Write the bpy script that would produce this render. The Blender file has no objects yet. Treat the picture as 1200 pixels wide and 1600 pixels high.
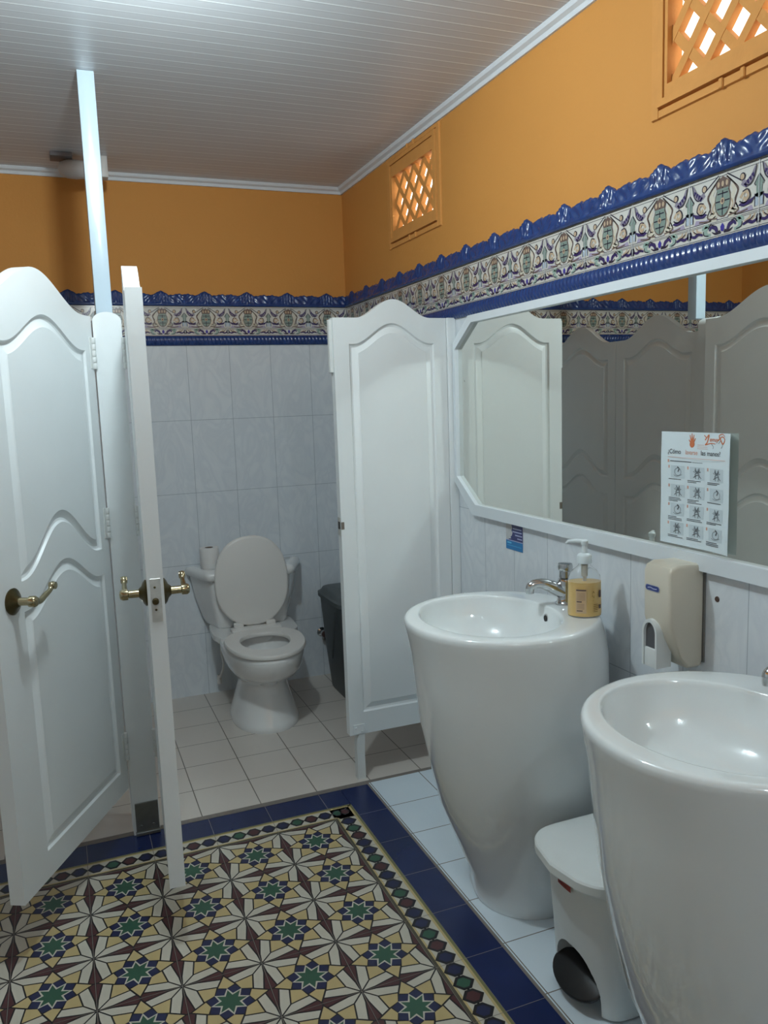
import bpy, bmesh, math, random
from mathutils import Vector, Matrix
random.seed(7)
SC = bpy.context.scene
COL = SC.collection
PI = math.pi

# ------------------------------------------------------------------ materials
def lin(c):
    return tuple((v/12.92 if v <= .04045 else ((v+.055)/1.055)**2.4) for v in c)
def hexc(h):
    h = h.lstrip('#'); return lin(tuple(int(h[i:i+2], 16)/255 for i in (0, 2, 4)))
MATS = {}
def mat(name, col, rough=.5, metal=0., var=.06, scale=12., bump=0., bscale=60., coat=0., emis=None, estr=0., trans=0., ior=1.45, alpha=1., sheen=0., spec=.5):
    if name in MATS: return MATS[name]
    m = bpy.data.materials.new(name); m.use_nodes = True
    nt = m.node_tree; b = nt.nodes['Principled BSDF']
    c = hexc(col) if isinstance(col, str) else col
    tc = nt.nodes.new('ShaderNodeTexCoord')
    nz = nt.nodes.new('ShaderNodeTexNoise'); nz.inputs['Scale'].default_value = scale; nz.inputs['Detail'].default_value = 4
    nt.links.new(tc.outputs['Object'], nz.inputs['Vector'])
    mx = nt.nodes.new('ShaderNodeMix'); mx.data_type = 'RGBA'
    mx.inputs['A'].default_value = (*[v*(1-var) for v in c], 1); mx.inputs['B'].default_value = (*[min(1, v*(1+var)) for v in c], 1)
    nt.links.new(nz.outputs['Fac'], mx.inputs['Factor']); nt.links.new(mx.outputs['Result'], b.inputs['Base Color'])
    b.inputs['Roughness'].default_value = rough; b.inputs['Metallic'].default_value = metal
    b.inputs['Coat Weight'].default_value = coat; b.inputs['Coat Roughness'].default_value = .08
    b.inputs['Specular IOR Level'].default_value = spec
    if trans: b.inputs['Transmission Weight'].default_value = trans; b.inputs['IOR'].default_value = ior
    if emis: b.inputs['Emission Color'].default_value = (*hexc(emis), 1); b.inputs['Emission Strength'].default_value = estr
    if bump:
        n2 = nt.nodes.new('ShaderNodeTexNoise'); n2.inputs['Scale'].default_value = bscale; n2.inputs['Detail'].default_value = 3
        nt.links.new(tc.outputs['Object'], n2.inputs['Vector'])
        bp = nt.nodes.new('ShaderNodeBump'); bp.inputs['Strength'].default_value = bump; bp.inputs['Distance'].default_value = .003
        nt.links.new(n2.outputs['Fac'], bp.inputs['Height']); nt.links.new(bp.outputs['Normal'], b.inputs['Normal'])
    MATS[name] = m; return m

class NT:
    """small helper for node maths"""
    def __init__(s, nt): s.nt = nt
    def m(s, op, a, b=None, c=None):
        n = s.nt.nodes.new('ShaderNodeMath'); n.operation = op
        for i, v in enumerate((a, b, c)):
            if v is None: continue
            if isinstance(v, (int, float)): n.inputs[i].default_value = v
            else: s.nt.links.new(v, n.inputs[i])
        return n.outputs[0]
    def line(s, coord, off, pitch, half):
        """1 on a grout line"""
        f = s.m('FRACT', s.m('DIVIDE', s.m('SUBTRACT', coord, off), pitch))
        d = s.m('MINIMUM', f, s.m('SUBTRACT', 1., f))
        return s.m('LESS_THAN', d, half/pitch)
    def mix(s, f, a, b):
        n = s.nt.nodes.new('ShaderNodeMix'); n.data_type = 'RGBA'
        for k, v in (('Factor', f), ('A', a), ('B', b)):
            if isinstance(v, (int, float)): n.inputs[k].default_value = v
            elif isinstance(v, tuple): n.inputs[k].default_value = (*v, 1)
            else: s.nt.links.new(v, n.inputs[k])
        return n.outputs['Result']
    def noise(s, vec, scale, detail=4, dist=0.):
        n = s.nt.nodes.new('ShaderNodeTexNoise'); n.inputs['Scale'].default_value = scale; n.inputs['Detail'].default_value = detail
        n.inputs['Distortion'].default_value = dist
        s.nt.links.new(vec, n.inputs['Vector']); return n.outputs['Fac']
    def mapping(s, vec, sc, rot=(0, 0, 0)):
        n = s.nt.nodes.new('ShaderNodeMapping'); n.inputs['Scale'].default_value = sc; n.inputs['Rotation'].default_value = rot
        s.nt.links.new(vec, n.inputs['Vector']); return n.outputs['Vector']
    def bump(s, h, strength, dist, bsdf):
        n = s.nt.nodes.new('ShaderNodeBump'); n.inputs['Strength'].default_value = strength; n.inputs['Distance'].default_value = dist
        s.nt.links.new(h, n.inputs['Height']); s.nt.links.new(n.outputs['Normal'], bsdf.inputs['Normal'])

def wall_material(name, axis, uoff, ztop=1.70, orange='#c68840', split=True):
    m = bpy.data.materials.new(name); m.use_nodes = True; nt = m.node_tree; b = nt.nodes['Principled BSDF']; N = NT(nt)
    g = nt.nodes.new('ShaderNodeNewGeometry'); sp = nt.nodes.new('ShaderNodeSeparateXYZ'); nt.links.new(g.outputs['Position'], sp.inputs[0])
    u = sp.outputs[axis]; z = sp.outputs['Z']
    vv = N.mapping(g.outputs['Position'], (2.6, 2.6, 1.5), (.6, .6, .4))
    vein = N.noise(vv, 3.2, 7, 2.2)
    veinm = N.m('SMOOTH_MIN', N.m('MULTIPLY', N.m('ABSOLUTE', N.m('SUBTRACT', vein, .5)), 7.), 1., .3)
    cloud = N.noise(g.outputs['Position'], 3.0, 3)
    c1 = N.mix(veinm, hexc('#ccd2d8'), hexc('#d6dbdf'))
    c2 = N.mix(N.m('MULTIPLY', cloud, .35), c1, hexc('#cdd2d8'))
    gl = N.m('MAXIMUM', N.line(u, uoff, .2, .0011), N.line(z, 1.697-.347*5, .347, .0011))
    tile = N.mix(N.m('MULTIPLY', gl, .8), c2, hexc('#8f99a2'))
    onz = N.noise(g.outputs['Position'], 2.2, 5)
    oc = N.mix(onz, tuple(v*.93 for v in hexc(orange)), tuple(v*1.06 for v in hexc(orange)))
    up = N.m('GREATER_THAN', z, ztop+.04) if split else 0.
    nt.links.new(N.mix(up, tile, oc), b.inputs['Base Color'])
    r = N.m('ADD', N.m('MULTIPLY', up, .5), .26) if split else .25
    nt.links.new(r, b.inputs['Roughness'])
    rough = N.noise(g.outputs['Position'], 90., 3)
    dent = N.noise(vv, 7., 4, 1.)
    tb = N.m('SUBTRACT', N.m('MULTIPLY', dent, .14), N.m('MULTIPLY', gl, .6))
    h = N.m('ADD', N.m('MULTIPLY', up, N.m('MULTIPLY', rough, .5)), N.m('MULTIPLY', N.m('SUBTRACT', 1., up), tb))
    N.bump(h, .35, .004, b)
    return m

def tile_floor_material(name, cols, grout, xo, yo, px, py, half=.0018, rough=.3):
    m = bpy.data.materials.new(name); m.use_nodes = True; nt = m.node_tree; b = nt.nodes['Principled BSDF']; N = NT(nt)
    g = nt.nodes.new('ShaderNodeNewGeometry'); sp = nt.nodes.new('ShaderNodeSeparateXYZ'); nt.links.new(g.outputs['Position'], sp.inputs[0])
    gl = N.m('MAXIMUM', N.line(sp.outputs['X'], xo, px, half), N.line(sp.outputs['Y'], yo, py, half))
    n = N.noise(g.outputs['Position'], 4., 6)
    c = N.mix(n, hexc(cols[0]), hexc(cols[1]))
    dirt = N.noise(g.outputs['Position'], 16., 5)
    gc = N.mix(dirt, hexc(grout), tuple(v*1.5 for v in hexc(grout)))
    nt.links.new(N.mix(gl, c, gc), b.inputs['Base Color'])
    b.inputs['Roughness'].default_value = rough
    N.bump(N.m('SUBTRACT', 1., gl), .4, .002, b)
    return m

def ceiling_material():
    m = bpy.data.materials.new('ceiling_panel'); m.use_nodes = True; nt = m.node_tree; b = nt.nodes['Principled BSDF']; N = NT(nt)
    g = nt.nodes.new('ShaderNodeNewGeometry'); sp = nt.nodes.new('ShaderNodeSeparateXYZ'); nt.links.new(g.outputs['Position'], sp.inputs[0])
    l1 = N.line(sp.outputs['Y'], .0, .08, .0028); l2 = N.line(sp.outputs['Y'], .04, .08, .0020)
    n = N.noise(N.mapping(g.outputs['Position'], (1.2, 1.2, 1.)), 2.2, 5)
    c = N.mix(n, hexc('#c2c4c8'), hexc('#cfd0d3'))
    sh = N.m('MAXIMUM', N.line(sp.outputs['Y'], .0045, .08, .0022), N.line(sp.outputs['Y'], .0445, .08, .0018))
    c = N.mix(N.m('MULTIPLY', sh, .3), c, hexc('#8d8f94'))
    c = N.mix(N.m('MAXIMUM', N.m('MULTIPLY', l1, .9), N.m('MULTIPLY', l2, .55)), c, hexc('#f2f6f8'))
    nt.links.new(c, b.inputs['Base Color']); b.inputs['Roughness'].default_value = .38
    N.bump(N.m('MAXIMUM', l1, l2), .5, .003, b)
    return m

# ------------------------------------------------------------------ objects
def obj(name, me, parent=None, loc=None):
    o = bpy.data.objects.new(name, me); COL.objects.link(o)
    if parent: o.parent = parent
    if loc: o.location = loc
    return o
def thing(name, label, cat, loc=(0, 0, 0), rotz=0., group=None):
    o = bpy.data.objects.new(name, None); COL.objects.link(o)
    o.empty_display_size = .05
    o.location = loc; o.rotation_euler = (0, 0, rotz); o['label'] = label; o['category'] = cat
    if group: o['group'] = group
    return o
def tag(o, label, cat, group=None):
    o['label'] = label; o['category'] = cat
    if group: o['group'] = group
    return o
def struct(o):
    o['kind'] = 'structure'; return o
def finish(bm, name, mats, parent=None, smooth=35, loc=None, recalc=True, sub=0):
    if recalc: bmesh.ops.recalc_face_normals(bm, faces=bm.faces)
    me = bpy.data.meshes.new(name); bm.to_mesh(me); bm.free()
    for m in (mats if isinstance(mats, (list, tuple)) else [mats]): me.materials.append(m)
    if smooth:
        me.polygons.foreach_set('use_smooth', [True]*len(me.polygons)); me.set_sharp_from_angle(angle=math.radians(smooth))
    o = obj(name, me, parent, loc)
    if sub:
        md = o.modifiers.new('sub', 'SUBSURF'); md.levels = sub; md.render_levels = sub
    return o
def box(bm, lo, hi, bev=0., seg=2, mi=0):
    vs = [bm.verts.new((x, y, z)) for x in (lo[0], hi[0]) for y in (lo[1], hi[1]) for z in (lo[2], hi[2])]
    fs = [bm.faces.new([vs[i] for i in f]) for f in ((0, 1, 3, 2), (4, 6, 7, 5), (0, 4, 5, 1), (2, 3, 7, 6), (0, 2, 6, 4), (1, 5, 7, 3))]
    for f in fs: f.material_index = mi
    if bev:
        es = list({e for f in fs for e in f.edges})
        r = bmesh.ops.bevel(bm, geom=es, offset=bev, segments=seg, affect='EDGES', profile=.6)
        for f in r['faces']: f.material_index = mi
def loft(bm, rings, cap0=True, cap1=True, mi=0, closed=True):
    L = [[bm.verts.new(p) for p in r] for r in rings]
    n = len(L[0])
    for a, b in zip(L, L[1:]):
        for i in range(n if closed else n-1):
            j = (i+1) % n
            f = bm.faces.new((a[i], a[j], b[j], b[i])); f.material_index = mi
    if cap0: bm.faces.new(L[0][::-1]).material_index = mi
    if cap1: bm.faces.new(L[-1]).material_index = mi
    return L
def circ(c, r, n=32, ax='z', ry=None, p=2.):
    ry = r if ry is None else ry; out = []
    for k in range(n):
        t = 2*PI*k/n; ct, st = math.cos(t), math.sin(t)
        a = r*math.copysign(abs(ct)**(2/p), ct); b = ry*math.copysign(abs(st)**(2/p), st)
        out.append({'z': (c[0]+a, c[1]+b, c[2]), 'x': (c[0], c[1]+a, c[2]+b), 'y': (c[0]+b, c[1], c[2]+a)}[ax])
    return out
def lathe(bm, prof, c=(0, 0, 0), ax='z', n=32, mi=0, ysc=1.):
    """prof = [(r, h)] along the axis"""
    rings = []
    for r, h in prof:
        cc = {'z': (c[0], c[1], c[2]+h), 'x': (c[0]+h, c[1], c[2]), 'y': (c[0], c[1]+h, c[2])}[ax]
        rings.append(circ(cc, max(r, 1e-4), n, ax, max(r, 1e-4)*ysc))
    loft(bm, rings, mi=mi)
def tube(bm, pts, rad, n=12, mi=0, smooth_n=0):
    P = [Vector(p) for p in pts]
    R = rad if isinstance(rad, (list, tuple)) else [rad]*len(P)
    if smooth_n:
        Q, S = [], []
        for i in range(len(P)-1):
            p0, p1, p2, p3 = P[max(i-1, 0)], P[i], P[i+1], P[min(i+2, len(P)-1)]
            for k in range(smooth_n):
                t = k/smooth_n
                Q.append(.5*((2*p1)+(p2-p0)*t+(2*p0-5*p1+4*p2-p3)*t*t+(3*p1-p0-3*p2+p3)*t**3)); S.append(R[i]*(1-t)+R[i+1]*t)
        Q.append(P[-1]); S.append(R[-1]); P, R = Q, S
    rings = []; nrm = None
    for i, p in enumerate(P):
        d = (P[min(i+1, len(P)-1)]-P[max(i-1, 0)]).normalized()
        if nrm is None: nrm = d.orthogonal().normalized()
        nrm = (nrm-d*nrm.dot(d)).normalized(); bn = d.cross(nrm)
        rings.append([tuple(p+R[i]*(math.cos(2*PI*k/n)*nrm+math.sin(2*PI*k/n)*bn)) for k in range(n)])
    loft(bm, rings, mi=mi)
def smooth2(pts, k=6, closed=False):
    P = [Vector((*p, 0)) for p in pts]; out = []; n = len(P)
    for i in range(n if closed else n-1):
        g = lambda j: P[j % n] if closed else P[min(max(j, 0), n-1)]
        p0, p1, p2, p3 = g(i-1), g(i), g(i+1), g(i+2)
        for q in range(k):
            t = q/k
            v = .5*((2*p1)+(p2-p0)*t+(2*p0-5*p1+4*p2-p3)*t*t+(3*p1-p0-3*p2+p3)*t**3); out.append((v.x, v.y))
    if not closed: out.append(tuple(pts[-1]))
    return out

class Canvas:
    """flat inlay work: polygons in layers, mapped onto a surface"""
    def __init__(s, fn, eps=.0003): s.bold = 1.; s.bm = bmesh.new(); s.fn = fn; s.eps = eps; s.mats = []
    def mi(s, m):
        if m not in s.mats: s.mats.append(m)
        return s.mats.index(m)
    def poly(s, pts, m, layer=0):
        vs = [s.bm.verts.new(s.fn(u, v, layer*s.eps)) for u, v in pts]
        try: f = s.bm.faces.new(vs); f.material_index = s.mi(m)
        except ValueError: pass
    def rect(s, u0, v0, u1, v1, m, layer=0): s.poly([(u0, v0), (u1, v0), (u1, v1), (u0, v1)], m, layer)
    def inset(s, pts, m, layer, k=.92):
        cx = sum(p[0] for p in pts)/len(pts); cy = sum(p[1] for p in pts)/len(pts)
        s.poly([(cx+(x-cx)*k, cy+(y-cy)*k) for x, y in pts], m, layer)
    def ell(s, cx, cy, rx, ry, m, layer, n=18, rot=0.):
        s.poly([(cx+rx*math.cos(t)*math.cos(rot)-ry*math.sin(t)*math.sin(rot), cy+rx*math.cos(t)*math.sin(rot)+ry*math.sin(t)*math.cos(rot)) for t in [2*PI*k/n for k in range(n)]], m, layer)
    def stroke(s, pts, w, m, layer, k=5, closed=False):
        P = smooth2(pts, k, closed) if k else list(pts)
        n = len(P)
        W = w if isinstance(w, (list, tuple)) else (w, w)
        W = tuple(q*s.bold for q in W)
        L, Rr = [], []
        for i in range(n):
            a = P[(i-1) % n] if closed else P[max(i-1, 0)]; b = P[(i+1) % n] if closed else P[min(i+1, n-1)]
            dx, dy = b[0]-a[0], b[1]-a[1]; d = math.hypot(dx, dy) or 1
            t = i/max(n-1, 1)
            hw = (W[0]+(W[1]-W[0])*t)/2 if len(W) == 2 else (W[0]+(W[1]-W[0])*t*2 if t < .5 else W[1]+(W[2]-W[1])*(t-.5)*2)/2
            nx, ny = -dy/d*hw, dx/d*hw
            L.append((P[i][0]+nx, P[i][1]+ny)); Rr.append((P[i][0]-nx, P[i][1]-ny))
        for i in range(n if closed else n-1):
            j = (i+1) % n; s.poly([L[i], L[j], Rr[j], Rr[i]], m, layer)
    def text(s, body, u, v, size, m, layer, align='LEFT', sx=1., shear=0.):
        cu = bpy.data.curves.new('t', 'FONT'); cu.body = body; cu.size = size; cu.align_x = align; cu.shear = shear; cu.offset = .0002
        to = bpy.data.objects.new('t', cu); COL.objects.link(to)
        dg = bpy.context.evaluated_depsgraph_get(); dg.update()
        me = to.evaluated_get(dg).to_mesh()
        for p in me.polygons:
            s.poly([(u+me.vertices[i].co.x*sx, v+me.vertices[i].co.y) for i in p.vertices], m, layer)
        w = max([q.co.x for q in me.vertices] or [0])*sx
        to.evaluated_get(dg).to_mesh_clear()
        bpy.data.objects.remove(to); bpy.data.curves.remove(cu)
        return w
    def build(s, name, parent=None):
        return finish(s.bm, name, s.mats, parent, smooth=0, recalc=False)

# ------------------------------------------------------------------ shared materials
WHITEP = mat('white_paint', '#dbdfe0', .34, var=.04, scale=5, bump=.12, bscale=30)
WHITEP2 = mat('white_paint_worn', '#d2d4d2', .42, var=.07, scale=9, bump=.2, bscale=40)
PORC = mat('porcelain', '#dadfe0', .07, var=.015, coat=.6)
PORC2 = mat('toilet_porcelain', '#dcdcdb', .1, var=.02, coat=.5)
SEATP = mat('seat_plastic', '#d6d3cf', .32, var=.02)
CHROME = mat('chrome', '#c9cbcc', .12, 1., var=.05)
BRASS = mat('aged_brass', '#ada182', .2, 1., var=.25, scale=60)
BRASSD = mat('tarnished_brass', '#5d5238', .32, 1., var=.3, scale=70)
DARKHOLE = mat('dark_hole', '#262422', .6)
STEEL = mat('steel_plate', '#777875', .42, .8, var=.2, scale=40)
ORANGE = mat('orange_wall_paint', '#de9f60', .72, var=.06, scale=6, bump=.25, bscale=90)
ORANGED = mat('orange_groove', '#a3632a', .8, var=.08)
CLAY = mat('orange_clay_vent', '#c98b46', .8, var=.1, scale=30, bump=.3, bscale=120)

H = 2.45                     # ceiling
XL, YF = -2.6, -5.0          # unseen left and near walls
# ------------------------------------------------------------------ room shell
WB = wall_material('back_wall_finish', 'X', -.201)
WR = wall_material('right_wall_finish', 'Y', -1.799)

def plane(name, pts, m):
    bm = bmesh.new(); bm.faces.new([bm.verts.new(p) for p in pts])
    return struct(finish(bm, name, m, smooth=0, recalc=False))
plane('wall_back', [(XL, 0, 0), (0, 0, 0), (0, 0, H), (XL, 0, H)], WB)
plane('wall_left', [(XL, 0, 0), (XL, 0, H), (XL, YF, H), (XL, YF, 0)], WR)
plane('wall_front', [(XL, YF, 0), (XL, YF, H), (0, YF, H), (0, YF, 0)], WB)
plane('ceiling', [(XL, YF, H), (XL, 0, H), (0, 0, H), (0, YF, H)], ceiling_material())
WIN = [(-.66, -1.055), (-2.326, -2.721)]; WZ0, WZ1 = 2.118, 2.335
bm = bmesh.new()
def loop_edges(pts):
    vs = [bm.verts.new(p) for p in pts]
    return [bm.edges.new((vs[i], vs[(i+1) % len(vs)])) for i in range(len(vs))]
ed = loop_edges([(0, 0, 0), (0, YF, 0), (0, YF, H), (0, 0, H)])
for a, b in WIN: ed += loop_edges([(0, a, WZ0), (0, b, WZ0), (0, b, WZ1), (0, a, WZ1)])
bmesh.ops.triangle_fill(bm, edges=ed, use_beauty=True)
for a, b in WIN:             # reveals through the wall thickness
    q = [(a, WZ0), (b, WZ0), (b, WZ1), (a, WZ1)]
    for i in range(4):
        (y0, z0), (y1, z1) = q[i], q[(i+1) % 4]
        f = bm.faces.new([bm.verts.new(p) for p in ((0, y0, z0), (0, y1, z1), (.034, y1, z1), (.034, y0, z0))]); f.material_index = 1
struct(finish(bm, 'wall_right', [WR, CLAY], smooth=0))

# ceiling cove trims
TRIM = mat('cove_trim_white', '#cfd3d8', .4, var=.03)
def cove(name, axis):
    bm = bmesh.new(); prof = [(0, H-.03), (.008, H-.03), (.012, H-.018), (.024, H-.012), (.028, H-.003), (.028, H)]
    ends = []
    for t in (XL, 0) if axis == 'x' else (YF, 0):
        ends.append([((t, -d, z) if axis == 'x' else (-d, t, z)) for d, z in prof])
    loft(bm, ends, False, False, closed=False)
    struct(finish(bm, name, TRIM, smooth=0))
cove('trim_3', 'x'); cove('trim_4', 'y')

# ------------------------------------------------------------------ clay vents (windows)
def vent(name, ya, yb):
    bm = bmesh.new()
    yc = (ya+yb)/2; fy0, fy1 = yc+.255, yc-.255
    z0, z1 = 2.05, H-.031
    def ring(o, i, x):       # o, i = (ymax, ymin, z0, z1): raised flat ring
        oo = [(o[0], o[2]), (o[1], o[2]), (o[1], o[3]), (o[0], o[3])]; ii = [(i[0], i[2]), (i[1], i[2]), (i[1], i[3]), (i[0], i[3])]
        A = [bm.verts.new((0, y, z)) for y, z in oo]; B = [bm.verts.new((-x, y+(-.002 if y > yc else .002), z+(.002 if z < 2.2 else -.002))) for y, z in oo]
        C = [bm.verts.new((-x, y, z)) for y, z in ii]; D = [bm.verts.new((0.0, y, z)) for y, z in ii]
        for P, Q in ((A, B), (B, C), (C, D)):
            for k in range(4): bm.faces.new((P[k], P[(k+1) % 4], Q[(k+1) % 4], Q[k]))
    ring((fy0, fy1, z0, z1), (fy0-.022, fy1+.022, z0+.018, z1-.016), .007)
    ring((fy0-.026, fy1+.026, z0+.022, z1-.019), (fy0-.046, fy1+.046, z0+.040, z1-.036), .013)
    ring((fy0-.046, fy1+.046, z0+.040, z1-.036), (ya, yb, WZ0, WZ1), .009)
    for s in (-.03, .03):    # twin tabs breaking the outer strip
        for zz in (z0, z1-.019):
            box(bm, (-.012, yc+s-.006, zz), (0, yc+s+.006, zz+.021), .002, 1)
    for yy in (fy0-.024, fy1+.024):
        box(bm, (-.009, yy-.003, z0), (0, yy+.003, z0+.025), .001, 1)
    # diagonal lattice
    pitch = .096; hw = .0108; xa, xb = .004, .023
    L = WZ1-WZ0; half = (ya-yb)/2
    zc = (WZ0+WZ1)/2
    def clip(poly):
        def cut(P, f):
            out = []
            for i in range(len(P)):
                a, b = P[i], P[(i+1) % len(P)]; fa, fb = f(a), f(b)
                if fa >= 0: out.append(a)
                if (fa >= 0) != (fb >= 0):
                    t = fa/(fa-fb); out.append((a[0]+(b[0]-a[0])*t, a[1]+(b[1]-a[1])*t))
            return out
        for f in (lambda p: p[0]-yb, lambda p: ya-p[0], lambda p: p[1]-WZ0, lambda p: WZ1-p[1]): 
            poly = cut(poly, f)
            if len(poly) < 3: return []
        return poly
    for sgn in (1, -1):
        ang = math.radians(48)*sgn; d = (math.cos(ang), math.sin(ang)); nn = (-d[1], d[0])
        for k in range(-8, 9):
            c = (yc+k*pitch, zc)
            def bar(h): return clip([(c[0]-d[0]*.6+nn[0]*h*s1, c[1]-d[1]*.6+nn[1]*h*s1) if e else (c[0]+d[0]*.6+nn[0]*h*s1, c[1]+d[1]*.6+nn[1]*h*s1) for e, s1 in ((1, -1), (0, -1), (0, 1), (1, 1))])
            P = bar(hw)
            if len(P) < 3: continue
            A = [bm.verts.new((xa+.0012*(sgn > 0), y, z)) for y, z in P]; B = [bm.verts.new((xb, y, z)) for y, z in P]
            bm.faces.new(A)
            for i in range(len(P)): bm.faces.new((A[i], A[(i+1) % len(P)], B[(i+1) % len(P)], B[i]))
            bm.faces.new(B[::-1])
    return struct(finish(bm, name, CLAY, smooth=0))
for i, (a, b) in enumerate(WIN): vent('window_%d' % (i+1), a, b)

# ------------------------------------------------------------------ glazed tile frieze
CREAMT = mat('frieze_cream', '#c9c7c1', .16, var=.04, coat=.3)
INK = mat('frieze_ink', '#2e2a3a', .25)
PURP = mat('frieze_purple', '#39305f', .2)
LILAC = mat('frieze_lilac', '#a097ae', .2)
GRNG = mat('frieze_grey_green', '#7f9089', .2, var=.15, scale=120)
SHAD = mat('frieze_brown', '#6b5a55', .2, var=.2, scale=150)
TAN = mat('frieze_tan', '#b9a48c', .2)
BLUEG = mat('frieze_blue', '#233c72', .24, coat=.2, var=.35, scale=45)
def sh(pts, s): return [(x*s, y) for x, y in pts]
def frieze(name, fn_at, joints, ua, ub):
    """fn_at(u, z, h) -> point; joints = centres of tiles along u"""
    cv = Canvas(fn_at, .00035); cv.bold = 1.5
    cv.rect(ua, 1.744, ub, 1.881, CREAMT, 3)
    for z, w in ((1.8765, .0012), (1.8705, .0012), (1.7805, .0013), (1.7765, .001), (1.7735, .001), (1.7465, .0012)):
        cv.rect(ua, z-w/2, ub, z+w/2, INK, 4)
    for u in joints:
        T = lambda pts, s=1: [(u+x*s, 1.7815+y) for x, y in pts]
        cv.rect(u-.1008, 1.744, u-.0992, 1.881, mat('frieze_joint', '#b8bac0', .5), 9)
        for s in (1, -1):
            cv.poly(T([(.012, .0), (.085, .0), (.08, .010), (.05, .005), (.03, .012)], s), LILAC, 4)
            cv.stroke(T([(.02, .008), (.04, .001), (.07, .004)], s), .0022, SHAD, 5)
            # scroll mantle beside the shield
            cv.stroke(T([(.016, .006), (.036, .012), (.028, .032), (.036, .052), (.026, .066)], s), (.012, .016, .006), mat('frieze_ivory', '#c9c3b4', .2), 5)
            cv.stroke(T([(.016, .002), (.044, .008), (.035, .03), (.042, .05), (.03, .068)], s), .0022, SHAD, 6)
            cv.stroke(T([(.024, .014), (.030, .024), (.024, .036)], s), .002, TAN, 7)
            # winged figure
            cv.stroke(T([(.040, .014), (.046, .034), (.052, .05), (.05, .062)], s), (.016, .018, .01), CREAMT, 6)
            cv.stroke(T([(.033, .016), (.039, .036), (.044, .052), (.030, .068), (.010, .086)], s), .0024, SHAD, 7)
            cv.stroke(T([(.050, .060), (.034, .070), (.012, .089)], s), (.008, .005), CREAMT, 7)
            cv.stroke(T([(.052, .066), (.036, .076), (.012, .091)], s), .0018, INK, 8)
            cv.ell(u+s*.055, 1.7815+.073, .0075, .008, INK, 7); cv.ell(u+s*.0545, 1.7815+.0725, .0055, .006, TAN, 8)
            cv.stroke(T([(.054, .062), (.066, .056), (.08, .066), (.089, .086)], s), (.008, .009, .002), mat('frieze_feather', '#86808f', .2), 7)
            for q in range(4):
                cv.stroke(T([(.062+q*.0065, .058+q*.005), (.066+q*.0065, .049+q*.0055)], s), (.005, .002), PURP, 8, k=0)
            cv.stroke(T([(.060, .056), (.074, .052), (.086, .064), (.092, .088)], s), .0016, INK, 8)
            # curled tail and dark boat
            cv.stroke(T([(.05, .03), (.062, .042), (.072, .034), (.066, .024), (.058, .03)], s), .0045, TAN, 7)
            cv.stroke(T([(.048, .024), (.062, .018), (.076, .028), (.07, .044), (.056, .042)], s), .0018, INK, 8)
            cv.poly(T([(.044, .016), (.058, .011), (.08, .014), (.09, .026), (.07, .020), (.052, .020)], s), PURP, 8)
            # column at the joint
            cv.poly(T([(.1, .066), (.088, .05), (.092, .047), (.092, .03), (.086, .026), (.1, .020)], s), GRNG, 6)
            cv.stroke(T([(.093, .03), (.093, .005)], s), .006, mat('frieze_pale_blue', '#a9b6c4', .2), 6, k=0)
            cv.stroke(T([(.089, .03), (.089, .004)], s), .0014, INK, 7, k=0)
            cv.stroke(T([(.1, .068), (.087, .05), (.091, .046)], s), .0014, INK, 7, k=0)
        # crowned shield
        cv.ell(u, 1.7815+.036, .0235, .034, SHAD, 6); cv.ell(u, 1.7815+.036, .021, .031, GRNG, 7)
        for a, b in (((-.02, .036), (.02, .036)), ((0, .006), (0, .066)), ((-.015, .052), (.015, .052)), ((-.015, .02), (.015, .02))):
            cv.stroke(T([a, b]), .0018, INK, 8, k=0)
        cv.ell(u, 1.7815+.036, .006, .007, TAN, 9); cv.ell(u, 1.7815+.036, .003, .004, SHAD, 9.5)
        cv.poly(T([(-.017, .058), (.017, .058), (.021, .074), (.010, .082), (0, .088), (-.010, .082), (-.021, .074)]), SHAD, 8)
        for x in (-.012, 0, .012): cv.ell(u+x, 1.7815+.072, .0035, .006, TAN, 9)
        cv.stroke(T([(-.017, .060), (.017, .060)]), .003, GRNG, 9.5, k=0)
        # lower strip: scrolls, bell flower and lilies
        S = lambda pts, s=1: [(u+x*s, 1.748+y) for x, y in pts]
        cv.poly(S([(0, .024), (.006, .016), (.0045, .008), (0, .005), (-.0045, .008), (-.006, .016)]), mat('frieze_violet_blue', '#403a92', .2), 5)
        for s in (1, -1):
            cv.stroke(S([(.004, .004), (.014, .006), (.02, .016), (.032, .02), (.038, .013)], s), (.003, .0065, .003), PURP, 5)
            cv.stroke(S([(.006, .006), (.02, .004), (.03, .009)], s), (.005, .001), INK, 6)
            cv.stroke(S([(.024, .021), (.034, .026), (.042, .018)], s), .0018, INK, 6)
            cv.stroke(S([(.034, .004), (.046, .006), (.05, .016), (.044, .024), (.054, .024), (.06, .018)], s), (.004, .008, .003), mat('frieze_sage', '#8fa59c', .2), 5)
            cv.stroke(S([(.04, .003), (.053, .006), (.056, .015)], s), .0016, INK, 6)
            cv.stroke(S([(.058, .008), (.072, .012), (.084, .008), (.098, .013)], s), (.003, .005, .003), PURP, 6)
            cv.stroke(S([(.062, .012), (.074, .018), (.078, .025)], s), (.005, .002), TAN, 5); cv.stroke(S([(.072, .012), (.085, .018), (.09, .025)], s), (.004, .002), TAN, 5)
            cv.stroke(S([(.066, .010), (.08, .016), (.086, .021)], s), .0014, INK, 7)
            cv.stroke(S([(.098, .022), (.0945, .014), (.098, .004)], s), .003, INK, 6)
    # crest: blue relief
    bm = cv.bm; mi = cv.mi(BLUEG)
    step = .004; nu = int(round((ub-ua)/step)); rows = 12; V = []
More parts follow.
